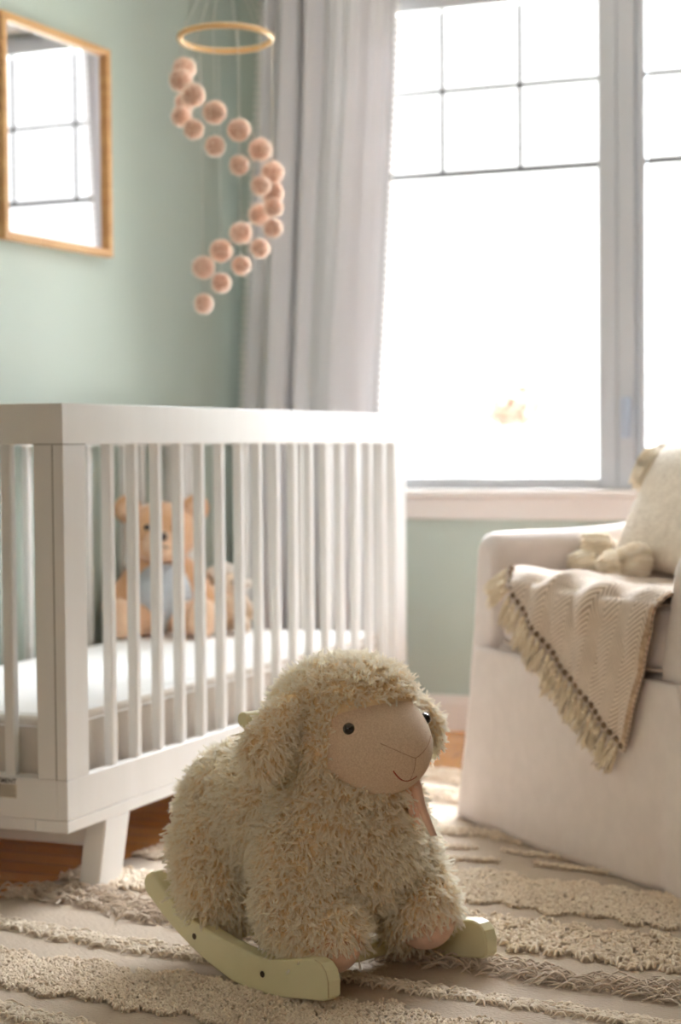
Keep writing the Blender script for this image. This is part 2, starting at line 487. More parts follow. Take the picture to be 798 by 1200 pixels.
box_bm(h, -1.228, -1.204, YW - .02, YW - .006, .855, .925)
box_bm(h, -1.223, -1.209, YW - .042, YW - .018, .90, .915)
box_bm(h, -1.225, -1.2, YW - .046, YW - .034, .815, .922)
structure(bev(from_bm('window_handle', h, M['handle'], win), .004))
# trim around the window
structure(bev(box('trim_1', WX0 - .09, WX1 + .09, YW - .05, YW + .0195, .656, .6785, M['trim']), .006, 3))
bm = bmesh.new(); box_bm(bm, WX0 - .08, WX1 + .08, YW - .018, YW - .0005, .594, .655)
structure(bev(from_bm('trim_2', bm, M['trim']), .003))
bm = bmesh.new()
box_bm(bm, WX0 - .08, WX0, YW - .018, YW - .0005, .680, WZ1 + .08); box_bm(bm, WX1, WX1 + .08, YW - .018, YW - .0005, .680, WZ1 + .08)
box_bm(bm, WX0, WX1, YW - .018, YW - .0005, WZ1, WZ1 + .08)
structure(bev(from_bm('trim_3', bm, M['trim']), .003))

# ------------------------------------------------------------------ curtain
cur = thing('window_curtain', 'pale grey curtain panel with pompom trim hanging beside the window', 'curtain', (-2.08, 4.80, 0.02))
NU, NV = 150, 46
def curtain_pt(f, v):
    """f 0..1 across, v 0 top .. 1 bottom"""
    z = 2.33 + (0.02 - 2.33) * v
    # edges from top to floor
    xl = np.interp(z, [0.02, 0.93, 1.82, 2.33], [-2.33, -2.305, -2.248, -2.225])
    xr = np.interp(z, [0.02, 0.92, 1.78, 2.33], [-1.905, -1.876, -1.825, -1.805])
    x = xl + (xr - xl) * f
    top = max(0.0, 1 - v * 1.6)
    y = 4.80
    y += 0.022 * math.sin(2 * PI * (f * 2.6 + .1)) * (1 - .3 * top)
    y += (0.010 + .012 * top) * math.sin(2 * PI * (f * 6.2 + .35 + .25 * v)) * (0.35 + 0.65 * math.exp(-((f - .18) / .22) ** 2) + .25 * top)
    # one deep fold a third of the way across
    y += 0.06 * math.exp(-((f - .335 - .03 * (v - .3)) / .022) ** 2) - .028 * math.exp(-((f - .41 - .03 * (v - .3)) / .06) ** 2)
    y += 0.006 * math.sin(2 * PI * f * 13 + 3 * v) * top
    q = min(1, max(0, (f - .72) / .28)); q = q * q * (3 - 2 * q)
    y += .062 * q; x -= .024 * q
    return x, y, z
V = []; Fs = []
for j in range(NV + 1):
    for i in range(NU + 1):
        V.append(curtain_pt(i / NU, j / NV))
for j in range(NV):
    for i in range(NU):
        a = j * (NU + 1) + i
        Fs.append([a, a + NU + 1, a + NU + 2, a + 1])
o = from_np('curtain_cloth', V, Fs, M['curtain'], cur)
m = o.modifiers.new('thick', 'SOLIDIFY'); m.thickness = 0.003
for f in (0.0, 1.0):
    bm = bmesh.new()
    for k in range(120):
        x, y, z = curtain_pt(f, (k + .5) / 120)
        ball_bm(bm, (x + (.007 if f else -.007), y, z), .0068, sub=1)
    from_bm('pompom_trim', bm, M['pompom'], cur, smooth=True)
rd = tube_obj('curtain_rod', [(-2.3, 4.8, 2.365), (-1.3, 4.8, 2.365), (-.2, 4.8, 2.365)], .012, M['oak'], cur)
for x in (-2.31, -.19): ball('finial', (x, 4.8, 2.365), .022, M['oak'], rd)
for x in (-2.28, -.25): tube_obj('bracket', [(x, 4.9245, 2.35), (x, 4.87, 2.35), (x, 4.815, 2.352)], .007, M['oak'], rd)
for k in range(9):
    x = -2.22 + .40 * k / 8
    V, F = tubes([[(x, 4.8 + .018 * math.cos(t), 2.348 + .026 * math.sin(t)) for t in np.linspace(0, 2 * PI, 17)]], .0022, 6)
    from_np('curtain_ring', V, F, M['oak'], cur)

# ------------------------------------------------------------------ mirror on the left wall
mir = thing('wall_mirror', 'thin wood-framed mirror on the green wall reflecting the window', 'mirror', (XL + .001, 3.655, 1.28))
y0, y1, z0, z1 = 3.648, 4.132, 1.279, 1.797
bw = .019
bm = bmesh.new()
xa, xb = XL + .001, XL + .024
box_bm(bm, xa, xb, y0, y0 + bw, z0, z1); box_bm(bm, xa, xb, y1 - bw, y1, z0, z1)
box_bm(bm, xa, xb, y0 + bw, y1 - bw, z0, z0 + bw); box_bm(bm, xa, xb, y0 + bw, y1 - bw, z1 - bw, z1)
bev(from_bm('frame', bm, M['oak'], mir), .002)
box('mirror_glass', XL + .004, XL + .012, y0 + bw - .002, y1 - bw + .002, z0 + bw - .002, z1 - bw + .002, M['mirror'], mir)

mir.rotation_euler.z = -math.radians(0.8)

# ------------------------------------------------------------------ crib
XC, YN, YF = -1.6807, 2.7883, 4.4668
XB = -2.337
ZT, ZU, ZM, ZS, ZB = .8788, .8077, .2235, .1520, .1303
crib = thing('baby_crib', 'white slatted wooden baby crib along the green wall', 'crib', ((XC + XB) / 2, (YN + YF) / 2, 0))
cw = M['crib']
T = .052
def mitred(a, b, c, d):
    bm = bmesh.new()
    lo = [bm.verts.new((*q, ZU)) for q in (a, b, c, d)]; hi = [bm.verts.new((*q, ZT)) for q in (a, b, c, d)]
    bm.faces.new(lo[::-1]); bm.faces.new(hi)
    for i in range(4): bm.faces.new((lo[i], lo[(i + 1) % 4], hi[(i + 1) % 4], hi[i]))
    return bev(from_bm('top_rail', bm, cw, crib), .0006, 1)
mitred((XC, YN), (XC, YF), (XC - T, YF - T), (XC - T, YN + T))
mitred((XB, YN), (XB, YF), (XB + T, YF - T), (XB + T, YN + T))
mitred((XB, YN), (XC, YN), (XC - T, YN + T), (XB + T, YN + T))
mitred((XB, YF), (XC, YF), (XC - T, YF - T), (XB + T, YF - T))
for xa, xb, sx in ((XC - .059, XC, XC - .021), (XB, XB + .059, XB + .021)):
    for ya, yb in ((YN, YN + .076), (YF - .076, YF)):
        p_ = box('corner_post', xa, xb, ya, yb, ZM, ZU + .0005, cw, crib, b=.0012)
        yy = (ya - .0006, ya + .001) if ya == YN else (yb - .001, yb + .0006)
        box('panel_seam', sx - .0008, sx + .0008, yy[0], yy[1], ZM, ZU - .002, M['seam'], p_)
for x in (XC - .059, XB):
    bm = bmesh.new(); box_bm(bm, x, x + .059, YN - .0005, YN + .001, ZU - .0008, ZU + .0006)
    if x > -2: box_bm(bm, XC - .001, XC + .0005, YN, YN + .076, ZU - .0008, ZU + .0006)
    from_bm('panel_seam', bm, M['seam'], crib)
def rail(xa, xb, ya, yb, sa=0.0, sb=0.0):
    r = box('bottom_rail', xa, xb, ya, yb, ZS + .0006, ZM - .0005, cw, crib, b=.0012)
    box('rail_base_strip', xa - sa, xb + sb, ya, yb, ZB, ZS, cw, r, b=.0012)
    return r
fr = rail(XC - .021, XC, YN, YF, .044, 0)
rail(XB, XB + .021, YN, YF, 0, .044)
er = rail(XB + .0215, XC - .0215, YN, YN + .045, -.044, -.044)
rail(XB + .0215, XC - .0215, YF - .045, YF, -.044, -.044)
for x in (XC - .0135, XB + .0135):
    for k in range(16):
        y = 2.966 + .0909 * k
        box('slat', x - .0095, x + .0095, y - .0095, y + .0095, ZM - .004, ZU + .004, cw, crib, b=.003, seg=3)
for y in (YN + .024, YF - .024):
    for k in range(6):
        x = -1.807 - .0795 * k
        box('slat', x - .010, x + .010, y - .009, y + .009, ZM - .004, ZU + .004, cw, crib, b=.003, seg=3)
def leg(x0, x1, ytop0, ytop1, ybot0, ybot1, zb):
    bm = bmesh.new()
    vs = []
    for x in (x0, x1):
        for y, z in ((ytop0, ZB), (ytop1, ZB), (ybot1, zb), (ybot0, zb)): vs.append(bm.verts.new((x, y, z)))
    for f in ((0, 1, 2, 3), (7, 6, 5, 4), (0, 4, 5, 1), (1, 5, 6, 2), (2, 6, 7, 3), (3, 7, 4, 0)): bm.faces.new([vs[i] for i in f])
    bev(from_bm('leg', bm, cw, crib), .003)
leg(XC - .043, XC - .0005, 2.921, 3.011, 2.892, 2.975, .007)
leg(XC - .043, XC - .0005, YF - .223, YF - .133, YF - .187, YF - .104, .007)
leg(XB + .0005, XB + .043, 2.921, 3.011, 2.892, 2.975, 0)
leg(XB + .0005, XB + .043, YF - .223, YF - .133, YF - .187, YF - .104, 0)
for ya in (2.93, YF - .19): box('base_bar', XB + .044, XC - .044, ya, ya + .045, .078, ZB, cw, crib, b=.002)
bm = bmesh.new()
for k in range(12):
    y = YN + .08 + k * .133
    box_bm(bm, XB + .05, XC - .05, y, y + .06, .176, .188)
box_bm(bm, XB + .05, XB + .08, YN + .05, YF - .05, .188, .198); box_bm(bm, XC - .08, XC - .05, YN + .05, YF - .05, .188, .198)
from_bm('mattress_support', bm, cw, crib)
# printed label on the near bottom rail
lab = box('warning_label', -1.857, -1.7835, YN - .0007, YN + .0006, .1865, .2105, M['sticker'], er)
cu = bpy.data.curves.new('lettering', 'FONT'); cu.body = 'AVERTISSEMENT'; cu.size = .0118; cu.align_x = 'RIGHT'; cu.extrude = 0.0
cu.offset = .0003
to = bpy.data.objects.new('lettering', cu); C.objects.link(to)
me_ = bpy.data.meshes.new_from_object(to.evaluated_get(bpy.context.evaluated_depsgraph_get()))
bpy.data.objects.remove(to); bpy.data.curves.remove(cu)
me_.transform(Matrix.Translation((-1.7835, YN - .0010, .2125)) @ Matrix.Rotation(PI / 2, 4, 'X'))
me_.materials.clear()
link('label_lettering', me_, M['ink'], lab)
bm = bmesh.new()
for r in range(5):
    xx = -1.856
    while xx < -1.786:
        wv = random.uniform(.002, .006)
        if xx + wv < -1.785: box_bm(bm, xx, xx + wv, YN - .0010, YN - .0006, .2085 - r * .0043 - .0012, .2085 - r * .0043 + .0005)
        xx += wv + .0013
from_bm('label_print', bm, M['print'], lab)

mat_ = thing('crib_mattress', 'white crib mattress with fitted sheet inside the slatted crib', 'mattress', ((XC + XB) / 2, (YN + YF) / 2, .198))
mx0, mx1, my0, my1 = XB + .052, XC - .05, YN + .052, YF - .052
bm = bmesh.new(); box_bm(bm, mx0, mx1, my0, my1, .199, .322)
o = from_bm('mattress_body', bm, M['sheet_side'], mat_); bev(o, .014, 4)
# fitted sheet over the top, slightly crowned
V = []; Fs = []; n1, n2 = 40, 70
for j in range(n2 + 1):
    for i in range(n1 + 1):
        a, b = i / n1, j / n2
        x = mx0 - .002 + (mx1 - mx0 + .004) * a; y = my0 - .002 + (my1 - my0 + .004) * b
        e = min(a * (mx1 - mx0), (1 - a) * (mx1 - mx0), b * (my1 - my0), (1 - b) * (my1 - my0))
        z = .3275 - .022 * math.exp(-e / .008) + .0015 * math.sin(9 * x + 7 * y) * min(1, e / .05) + .0012 * math.sin(23 * y - 11 * x) * min(1, e / .05)
        V.append((x, y, z))
for j in range(n2):
    for i in range(n1):
        a = j * (n1 + 1) + i; Fs.append([a, a + 1, a + n1 + 2, a + n1 + 1])
from_np('fitted_sheet', V, Fs, M['sheet'], mat_)

# ------------------------------------------------------------------ teddy bear in the crib (faces the room)
bear = thing('teddy_bear', 'tan teddy bear in a blue-grey top sitting in the crib corner', 'teddy bear', (-2.225, 4.165, .3315), math.radians(27))
# local: -y is forward
prims = [('e', (0, 0, .10), (.085, .07, .10)), ('c', (-.05, 0, .165), (-.125, -.035, .075), .034, .03), ('c', (.05, 0, .165), (.125, -.035, .075), .034, .03),
         ('c', (-.045, -.03, .042), (-.095, -.13, .04), .045, .036), ('c', (.045, -.03, .042), (.095, -.13, .04), .045, .036)]
body = link('body', blob(prims, .008, 5), M['bear'], bear, False, True)
for s in (-1, 1): ball('foot', (s * .1, -.145, .052), (.036, .022, .05), M['bearlight'], bear, False)
link('knit_top', blob([('e', (0, -.006, .092), (.092, .079, .090)), ('e', (0, -.02, .10), (.080, .074, .085))], .008, 3), M['shirt'], bear, False, True)
hd = link('head', blob([('e', (0, -.015, .255), (.092, .078, .08)), ('e', (0, -.04, .235), (.06, .05, .045))], .008, 4), M['bear'], bear, False, True)
ball('muzzle', (0, -.083, .232), (.045, .03, .034), M['bearlight'], hd, False)
ball('nose', (0, -.113, .25), (.016, .009, .012), M['nose'], hd, False)
for s in (-1, 1):
    e_ = ball('ear', (s * .085, .0, .315), (.036, .018, .036), M['bear'], bear, False)
    ball('inner_ear', (s * .085, -.012, .313), (.022, .01, .022), M['bearlight'], e_, False)
    ball('eye', (s * .034, -.086, .272), .0085, M['eye'], hd, False)
tube_obj('mouth', [(-.018, -.108, .222), (0, -.113, .228), (.018, -.108, .222)], .0022, M['nose'], hd, False)

lamb = thing('plush_lamb', 'small beige plush lamb with white curly head beside the teddy bear', 'plush toy', (-2.10, 4.27, .329), math.radians(30))
link('body', blob([('e', (0, 0, .055), (.055, .05, .055)), ('c', (-.03, -.02, .025), (-.04, -.075, .022), .024, .02), ('c', (.03, -.02, .025), (.04, -.075, .022), .024, .02),
                   ('c', (-.04, 0, .08), (-.06, -.035, .05), .02, .018), ('c', (.04, 0, .08), (.06, -.035, .05), .02, .018)], .006, 4), M['lambbody'], lamb, False, True)
hl = link('head', blob([('e', (0, -.015, .125), (.038, .04, .035))], .006, 2), M['lambbody'], lamb, False, True)
link('curly_wool', blob([('e', (.0, .004, .142), (.045, .04, .034)), ('e', (-.03, .0, .15), (.022, .03, .02)), ('e', (.03, .0, .15), (.022, .03, .02)), ('e', (0, -.015, .16), (.026, .024, .018))], .006, 2), M['lambwool'], lamb, False, True)
for s in (-1, 1):
    ball('ear', (s * .055, -.005, .122), (.024, .012, .012), M['lambwool'], lamb, False)
    ball('eye', (s * .016, -.05, .13), .004, M['eye'], hl, False)

# ------------------------------------------------------------------ mobile over the crib
mob = thing('baby_mobile', 'baby mobile of beige felt balls spiralling under a wooden ring', 'mobile', (-1.80, 3.69, 1.69))
Rv = np.array([.92302, .38476, 0]); Fh = np.array([-.38475, .92302, 0]); CR = np.array([-1.80, 3.69, 1.69])
V, F = tubes([[tuple(CR + .1 * (Rv * math.cos(t) + Fh * math.sin(t)) + np.array([0, 0, -.006 * math.sin(t)])) for t in np.linspace(0, 2 * PI, 65)]], .0065, 10, False)
from_np('wooden_ring', V, F, M['ringwood'], mob)
balls = [(-.93, .36, 1.633, 1.558), (-.96, -.29, 1.595, 1.517), (-.66, -.75, 1.554, 1.481), (-.19, -.98, 1.513, 1.441), (.32, -.95, 1.476, 1.401), (.76, -.65, 1.438, 1.361),
         (1.0, 0, 1.399, 1.323), (.98, .21, 1.356, 1.28), (.68, .74, 1.317, 1.242), (.24, .97, 1.279, 1.206), (-.21, .98, 1.24, 1.168), (-.6, .8, 1.201, 1.12)]
hub = CR + np.array([0, 0, .2])
for a, s, zu, zl in balls:
    q = CR + .1 * (Rv * a + Fh * s)
    st = tube_obj('string', [tuple(CR + (q - CR) * 1.03 + np.array([0, 0, .004])), (q[0], q[1], (1.69 + zl) / 2), (q[0], q[1], zl)], .0006, M['string'], mob, sides=5)
    bigr = .0245
    for z, r in ((zu, .0248), (zl, .0212)):
        fb = ball('felt_ball', (q[0], q[1], z), (r * .93, r * .93, r * random.uniform(.9, .95)), M['felt'], mob)
        fleece('rim_nap', fb.data, fb, 130000, 3, .0042, None, droop=0, seed=int(z * 1e4), spread=.002, rad=.00016, wild=.5, clump=.2, curl=.001, mat=M['nap'])
for k in range(6):
    t = 2 * PI * k / 6 + .3
    q = CR + .1 * (Rv * math.cos(t) + Fh * math.sin(t))
    tube_obj('hanging_cord', [tuple(q), tuple((q + hub) / 2), tuple(hub)], .0007, M['string'], mob, sides=5)
tube_obj('hanging_cord', [tuple(hub), tuple(hub + np.array([0, 0, .3])), (hub[0], hub[1], ZC)], .0012, M['string'], mob, sides=5)
ball('ceiling_hook', (hub[0], hub[1], ZC - .008), .012, M['trim'], mob)

# ------------------------------------------------------------------ rug
rug = thing('area_rug', 'cream woven rug with raised tufted and fringed stripes on the wooden floor', 'rug', (-.6, 3.0, 0))
e1 = np.array([.9877, -.1564]); e2 = np.array([-.1564, -.9877]); RC = np.array([-1.585, 4.27])
RW, RL, RZ = 2.55, 3.1, .006
V = []; Fs = []; n1, n2 = 60, 70
for j in range(n2 + 1):
    for i in range(n1 + 1):
        q = RC + e1 * (RW * i / n1) + e2 * (RL * j / n2)
        V.append((q[0], q[1], RZ + .0012 * math.sin(q[1] * 31 + 2 * math.sin(q[0] * 4)) ))
for j in range(n2):
    for i in range(n1):
        a = j * (n1 + 1) + i; Fs.append([a, a + n1 + 1, a + n1 + 2, a + 1])
o = from_np('woven_base', V, Fs, M['rug'], rug)
md = o.modifiers.new('t', 'SOLIDIFY'); md.thickness = .005; md.offset = -1

def rug_left(y):  # x of the rug's left edge at a given y
    return RC[0] - (RC[1] - y) * .1584
def band(name, ctr, x0, x1, dens, style, mat, seed):
    """ctr: list of (x, ycentre, halfwidth)"""
    g = np.random.default_rng(seed)
    xs = np.array([c[0] for c in ctr]); ys = np.array([c[1] for c in ctr]); hw = np.array([c[2] for c in ctr])
    area = (x1 - x0) * 2 * hw.mean()
    n = int(area * dens)
    x = g.uniform(x0, x1, n)
    w = np.interp(x, xs, hw)
    tt = g.uniform(-1, 1, n)
    y = np.interp(x, xs, ys) + tt * w * (1 + .12 * np.sin(x * 37 + seed) + .1 * np.sin(x * 91))
    ok = x > rug_left(y) - .005
    x, y, tt = x[ok], y[ok], tt[ok]; n = len(x)
    base = np.stack([x, y, np.full(n, RZ - .001)], 1)
    th = g.uniform(0, 2 * PI, n); d = np.stack([np.cos(th), np.sin(th), np.zeros(n)], 1)
    up = np.array([0, 0, 1.0])
    if style == 'pile':      # short looped pile
        L = g.uniform(.006, .0095, n)[:, None]
        P = np.stack([base, base + up * L * .75 + d * L * .15, base + up * L + d * L * .55, base + up * L * .7 + d * L * 1.0], 1)
        R = np.array([.0019, .0022, .0021, .0013])
    elif style == 'loop':    # bigger separate loops
        L = g.uniform(.008, .0125, n)[:, None]
        P = np.stack([base, base + up * L * .8 + d * L * .1, base + up * L * .95 + d * L * .8, base + up * L * .35 + d * L * 1.35], 1)
        R = np.array([.0025, .0029, .0029, .0021])
    elif style == 'shag':    # tangled ropey strands lying along the stripe
        L = g.uniform(.025, .055, n)[:, None]
        d = unit(np.stack([np.ones(n) * np.sign(g.normal(.3, 1, n)), g.normal(0, .55, n), np.zeros(n)], 1))
        z1 = g.uniform(.008, .024, n)[:, None] * (1 - .35 * tt[:, None] ** 2)
        s = unit(np.cross(d, up)) * g.normal(0, .25, n)[:, None]
        P = np.stack([base, base + up * z1 * .8 + d * L * .2 + s * L * .3, base + up * z1 + d * L * .45 + s * L * .2, base + up * z1 * .75 + d * L * .75 - s * L * .3, base + up * z1 * .25 + d * L - s * L * .1], 1)
        R = np.array([.0014, .0017, .0017, .0016, .001])
    else:                    # flat: low yarn bundles pressed along the stripe
        L = g.uniform(.012, .024, n)[:, None]
        d = unit(np.stack([np.ones(n) * np.sign(g.normal(0, 1, n)), g.normal(0, .8, n), np.zeros(n)], 1))
        P = np.stack([base, base + up * .007 + d * L * .25, base + up * .008 + d * L * .6, base + up * .002 + d * L], 1)
        R = np.array([.0017, .002, .0019, .0012])
    V, F = tubes(P, R, 5 if style in ('loop',) else 4, False)
    from_np(name, V, F, mat, rug)

XX = .95
band('fringed_stripe', [(-1.9, 2.82, .04), (-1.8, 2.825, .045), (-1.7, 2.845, .045), (-1.6, 2.805, .045), (-1.47, 2.76, .035), (-1.2, 2.71, .028), (-.98, 2.672, .022), (-.913, 2.68, .024), (-.77, 2.645, .026), (-.57, 2.628, .03), (XX, 2.36, .03)], -1.86, XX, 11000, 'shag', M['rugyarn_grey'], 3)
band('looped_stripe', [(-1.9, 2.66, .02), (-1.72, 2.635, .022), (-1.557, 2.603, .024), (-1.336, 2.575, .022), (-1.053, 2.545, .018), (-.857, 2.517, .018), (-.66, 2.497, .018), (XX, 2.24, .02)], -1.88, XX, 24000, 'flat', M['rugyarn_white'], 4)
band('tufted_stripe', [(-1.9, 2.43, .075), (-1.6, 2.405, .078), (-1.4, 2.39, .08), (-1.2, 2.372, .088), (-.9, 2.335, .09), (XX, 2.04, .09)], -1.9, XX, 52000, 'pile', M['rugyarn'], 5)
band('looped_stripe', [(-1.9, 2.28, .02), (-1.47, 2.228, .02), (-1.37, 2.2, .02), (XX, 1.85, .02)], -1.95, XX, 26000, 'flat', M['rugyarn_white'], 6)
band('tufted_stripe', [(-1.95, 2.14, .05), (XX, 1.68, .05)], -1.95, XX, 22000, 'pile', M['rugyarn'], 7)
band('looped_stripe', [(-1.85, 3.0, .05), (-1.6, 2.97, .06), (-1.3, 2.92, .07), (-.93, 2.876, .078), (-.8, 2.855, .083), (-.62, 2.83, .088), (XX, 2.6, .09)], -1.85, XX, 21000, 'loop', M['rugyarn'], 8)
band('tufted_stripe', [(-1.85, 3.27, .09), (-1.5, 3.24, .1), (-1.15, 3.18, .115), (-.98, 3.14, .1), (-.81, 3.125, .11), (-.67, 3.09, .095), (XX, 2.85, .1)], -1.85, XX, 48000, 'pile', M['rugyarn'], 9)
for k, (a, b) in enumerate((((-1.244, 3.443), (-1.155, 3.455)), ((-1.212, 3.354), (-1.082, 3.364)), ((-1.111, 3.452), (-.924, 3.423)), ((-1.017, 3.369), (-.853, 3.338)), ((-1.6, 3.5), (-1.4, 3.48)), ((-1.62, 3.62), (-1.42, 3.56)))):
    band('tufted_line', [(a[0], a[1], .01), (b[0], b[1], .01)], a[0], b[0], 40000, 'pile', M['rugyarn'], 20 + k)
band('tufted_stripe', [(-1.72, 3.68, .03), (-1.295, 3.6, .032), (-1.17, 3.595, .032), (-1.04, 3.54, .03), (XX, 3.2, .03)], -1.74, XX, 30000, 'pile', M['rugyarn'], 30)
band('fringed_stripe', [(-1.62, 3.94, .025), (-1.33, 3.9, .025), (XX, 3.5, .025)], -1.65, XX, 11000, 'shag', M['rugyarn_white'], 31)
band('fringed_stripe', [(-1.6, 4.21, .05), (-1.4, 4.15, .05), (XX, 3.8, .05)], -1.61, XX, 11000, 'shag', M['rugyarn_white'], 32)
band('looped_stripe', [(-1.62, 4.06, .02), (XX, 3.66, .02)], -1.63, XX, 20000, 'flat', M['rugyarn_white'], 33)

# ------------------------------------------------------------------ rocking sheep
sd = np.array([.90051, -.43484]); O = (-.9365, 2.503, .0)
RZT = .0085   # rocker rests on the weave
sh = thing('rocking_sheep', 'cream fleece rocking sheep on pale green wooden rockers', 'rocking toy', (O[0], O[1], RZT), math.atan2(sd[1], sd[0]))
# local axes: x forward, y to the sheep's left, z up
top = [(-.436, .115), (-.430, .128), (-.414, .135), (-.393, .120), (-.369, .103), (-.34, .088), (-.312, .078), (-.272, .069), (-.233, .062), (-.195, .058), (-.159, .054), (-.129, .054), (-.086, .063), (-.05, .072), (-.030, .074), (-.016, .071), (-.006, .062), (-.001, .048), (-.001, .026), (-.010, .019)]
bot = [(-.038, .015), (-.072, .0095), (-.105, .0045), (-.135, .0015), (-.165, .0003), (-.212, .004), (-.266, .018), (-.313, .035), (-.353, .053), (-.394, .076), (-.432, .101)]
prof = [(x, z) for x, z in top + bot]
for yc in (-.150, .166):
    bm = bmesh.new()
    a = [bm.verts.new((x, yc - .0125, z)) for x, z in prof]; b = [bm.verts.new((x, yc + .0125, z)) for x, z in prof]
    bm.faces.new(a); bm.faces.new(b[::-1])
    for i in range(len(prof)):
        j = (i + 1) % len(prof); bm.faces.new((a[i], b[i], b[j], a[j]))
    r = from_bm('rocker', bm, M['rocker'], sh, False); bev(r, .003, 2)
    s = -1 if yc < 0 else 1
    for hx, hz in ((-.306, .054), (-.144, .030)):
        bm = bmesh.new()
        bmesh.ops.create_cone(bm, cap_ends=True, segments=16, radius1=.0047, radius2=.0047, depth=.002, matrix=Matrix.Translation((hx, yc + s * .0123, hz)) @ Matrix.Rotation(PI / 2, 4, 'X'))
        from_bm('screw_hole', bm, M['screw'], r, False)
    # worn paint along the front end of the board
    bm = bmesh.new()
    for i in range(14, 18):
        p0, p1 = prof[i], prof[i + 1]
        tw = random.uniform(.0005, .0011)
        V_ = [(p0[0] + .0002, yc - .0118, p0[1]), (p1[0] + .0002, yc - .0118, p1[1]), (p1[0] + .0002, yc - .0118 + tw, p1[1]), (p0[0] + .0002, yc - .0118 + tw, p0[1])]
        bm.faces.new([bm.verts.new(v) for v in V_])
    from_bm('worn_edge', bm, M['worn'], r, False)
for hx, hz in ((-.306, .052), (-.144, .030)):
    box('crossbar', hx - .022, hx + .022, -.1375, .1535, hz - .011, hz + .011, M['rocker'], sh, False, b=.004)

bodyp = [('e', (-.352, 0, .212), (.122, .122, .116)), ('e', (-.25, 0, .235), (.17, .128, .118)), ('e', (-.145, 0, .215), (.105, .125, .125)), ('e', (-.135, 0, .285), (.09, .098, .085)),
         ('c', (-.345, -.072, .18), (-.318, -.104, .112), .078, .060), ('c', (-.345, .072, .18), (-.318, .104, .112), .078, .060),
         ('c', (-.15, -.07, .20), (-.125, -.104, .118), .074, .063), ('c', (-.15, .07, .20), (-.125, .104, .118), .074, .063),
         ('c', (-.125, -.098, .116), (-.085, -.094, .092), .060, .056), ('c', (-.125, .098, .116), (-.085, .094, .092), .060, .056)]
bme = blob(bodyp, .008, 8)
bd = link('body', bme, M['underwool'], sh, False, True)
solec = [(-.052, -.095, .064), (-.052, .095, .064)]
def keep_body(P):
    k = np.ones(len(P), bool)
    for c in solec:
        dv = P - np.array(c); k &= ~((np.abs(dv[:, 1]) < .052) & (P[:, 2] < .068 + (P[:, 0] + .06) * .6) & (P[:, 0] > -.088))
    k &= ~((np.abs(P[:, 1]) < .09) & (P[:, 2] < .11) & (P[:, 0] > -.3) & (P[:, 0] < -.2))
    return k
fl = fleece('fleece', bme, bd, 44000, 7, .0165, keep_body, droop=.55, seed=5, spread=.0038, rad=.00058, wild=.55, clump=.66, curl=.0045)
for s in (-1, 1):
    ball('foot_sole', (-.073, s * .095, .080), (.0475, .047, .0465), M['sole'], sh, False, Euler((0, math.radians(28), 0)), 4)
hc = np.array([-.150, 0, .385])
hme = blob([('e', (-.150, 0, .387), (.108, .106, .088)), ('e', (-.118, 0, .362), (.080, .106, .080)), ('e', (-.125, 0, .420), (.090, .092, .056))], .007, 4)
hd = link('head', hme, M['underwool'], sh, False, True)
FC = np.array([-.097, 0, .362]); FR = np.array([.104, .092, .083])
def face_pt(y, z):
    """surface of the muzzle at a given side offset and height"""
    q = 1 - (y / FR[1]) ** 2 - ((z - FC[2]) / FR[2]) ** 2
    return np.array([FC[0] + FR[0] * math.sqrt(max(q, 0)) - .25 * (z - FC[2]), y, z])
def keep_head(P):
    z = P[:, 2]; x = P[:, 0] + .25 * (z - FC[2])
    inside = ((x - FC[0]) / FR[0]) ** 2 + (P[:, 1] / FR[1]) ** 2 + ((z - FC[2]) / FR[2]) ** 2 < np.where(z > FC[2] + .035, 1.16, 1.0)
    return ~(inside & (x > FC[0] - .004))
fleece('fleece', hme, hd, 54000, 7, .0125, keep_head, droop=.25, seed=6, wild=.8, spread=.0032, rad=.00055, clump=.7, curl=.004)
bm = bmesh.new(); ball_bm(bm, tuple(FC), tuple(FR), None, 5)
for v in bm.verts: v.co.x -= .25 * (v.co.z - FC[2])
face = from_bm('face', bm, M['suede'], sh, False, True)
for y in (-.0745, .070):
    q = face_pt(y, .387)
    bm = bmesh.new(); ball_bm(bm, tuple(q), .0088, None, 3)
    from_bm('eye', bm, M['eye'], face, False, True)
tube_obj('mouth_stitch', [tuple(face_pt(y, .309 + .016 * (abs(y + .004) / .028) ** 2) + np.array([.0004, 0, 0])) for y in np.linspace(-.034, .012, 12)], [.0010] * 5 + [.0007] * 7, M['stitch_red'], face, False, 6)
for s in (-1, 1):
    tube_obj('nose_seam', [tuple(face_pt(s * y, .343 + .9 * (y / .06) ** 1.2 * .034) + np.array([.0002, 0, 0])) for y in np.linspace(.0, .05, 10)], .0007, M['stitch'], face, False, 6)
tube_obj('nose_seam', [tuple(face_pt(0, z) + np.array([.0002, 0, 0])) for z in np.linspace(.343, .309, 6)], .0007, M['stitch'], face, False, 6)
for s in (-1, 1):
    eme = blob([('c', (-.145, s * .104, .410), (-.142, s * .156, .362), .022, .031), ('e', (-.142, s * .158, .355), (.031, .025, .038))], .006, 3)
    ear = link('ear', eme, M['underwool'], sh, False, True)
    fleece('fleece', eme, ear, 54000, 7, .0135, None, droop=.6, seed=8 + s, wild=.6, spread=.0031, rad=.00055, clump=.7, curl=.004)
# wooden grip that runs through the head behind the ears
bm = bmesh.new()
bmesh.ops.create_cone(bm, cap_ends=True, segments=24, radius1=.0115, radius2=.0115, depth=.318, matrix=Matrix.Translation((-.190, 0, .394)) @ Matrix.Rotation(PI / 2, 4, 'X'))
bev(from_bm('grip_handle', bm, M['rocker'], sh, False, False), .003, 3)
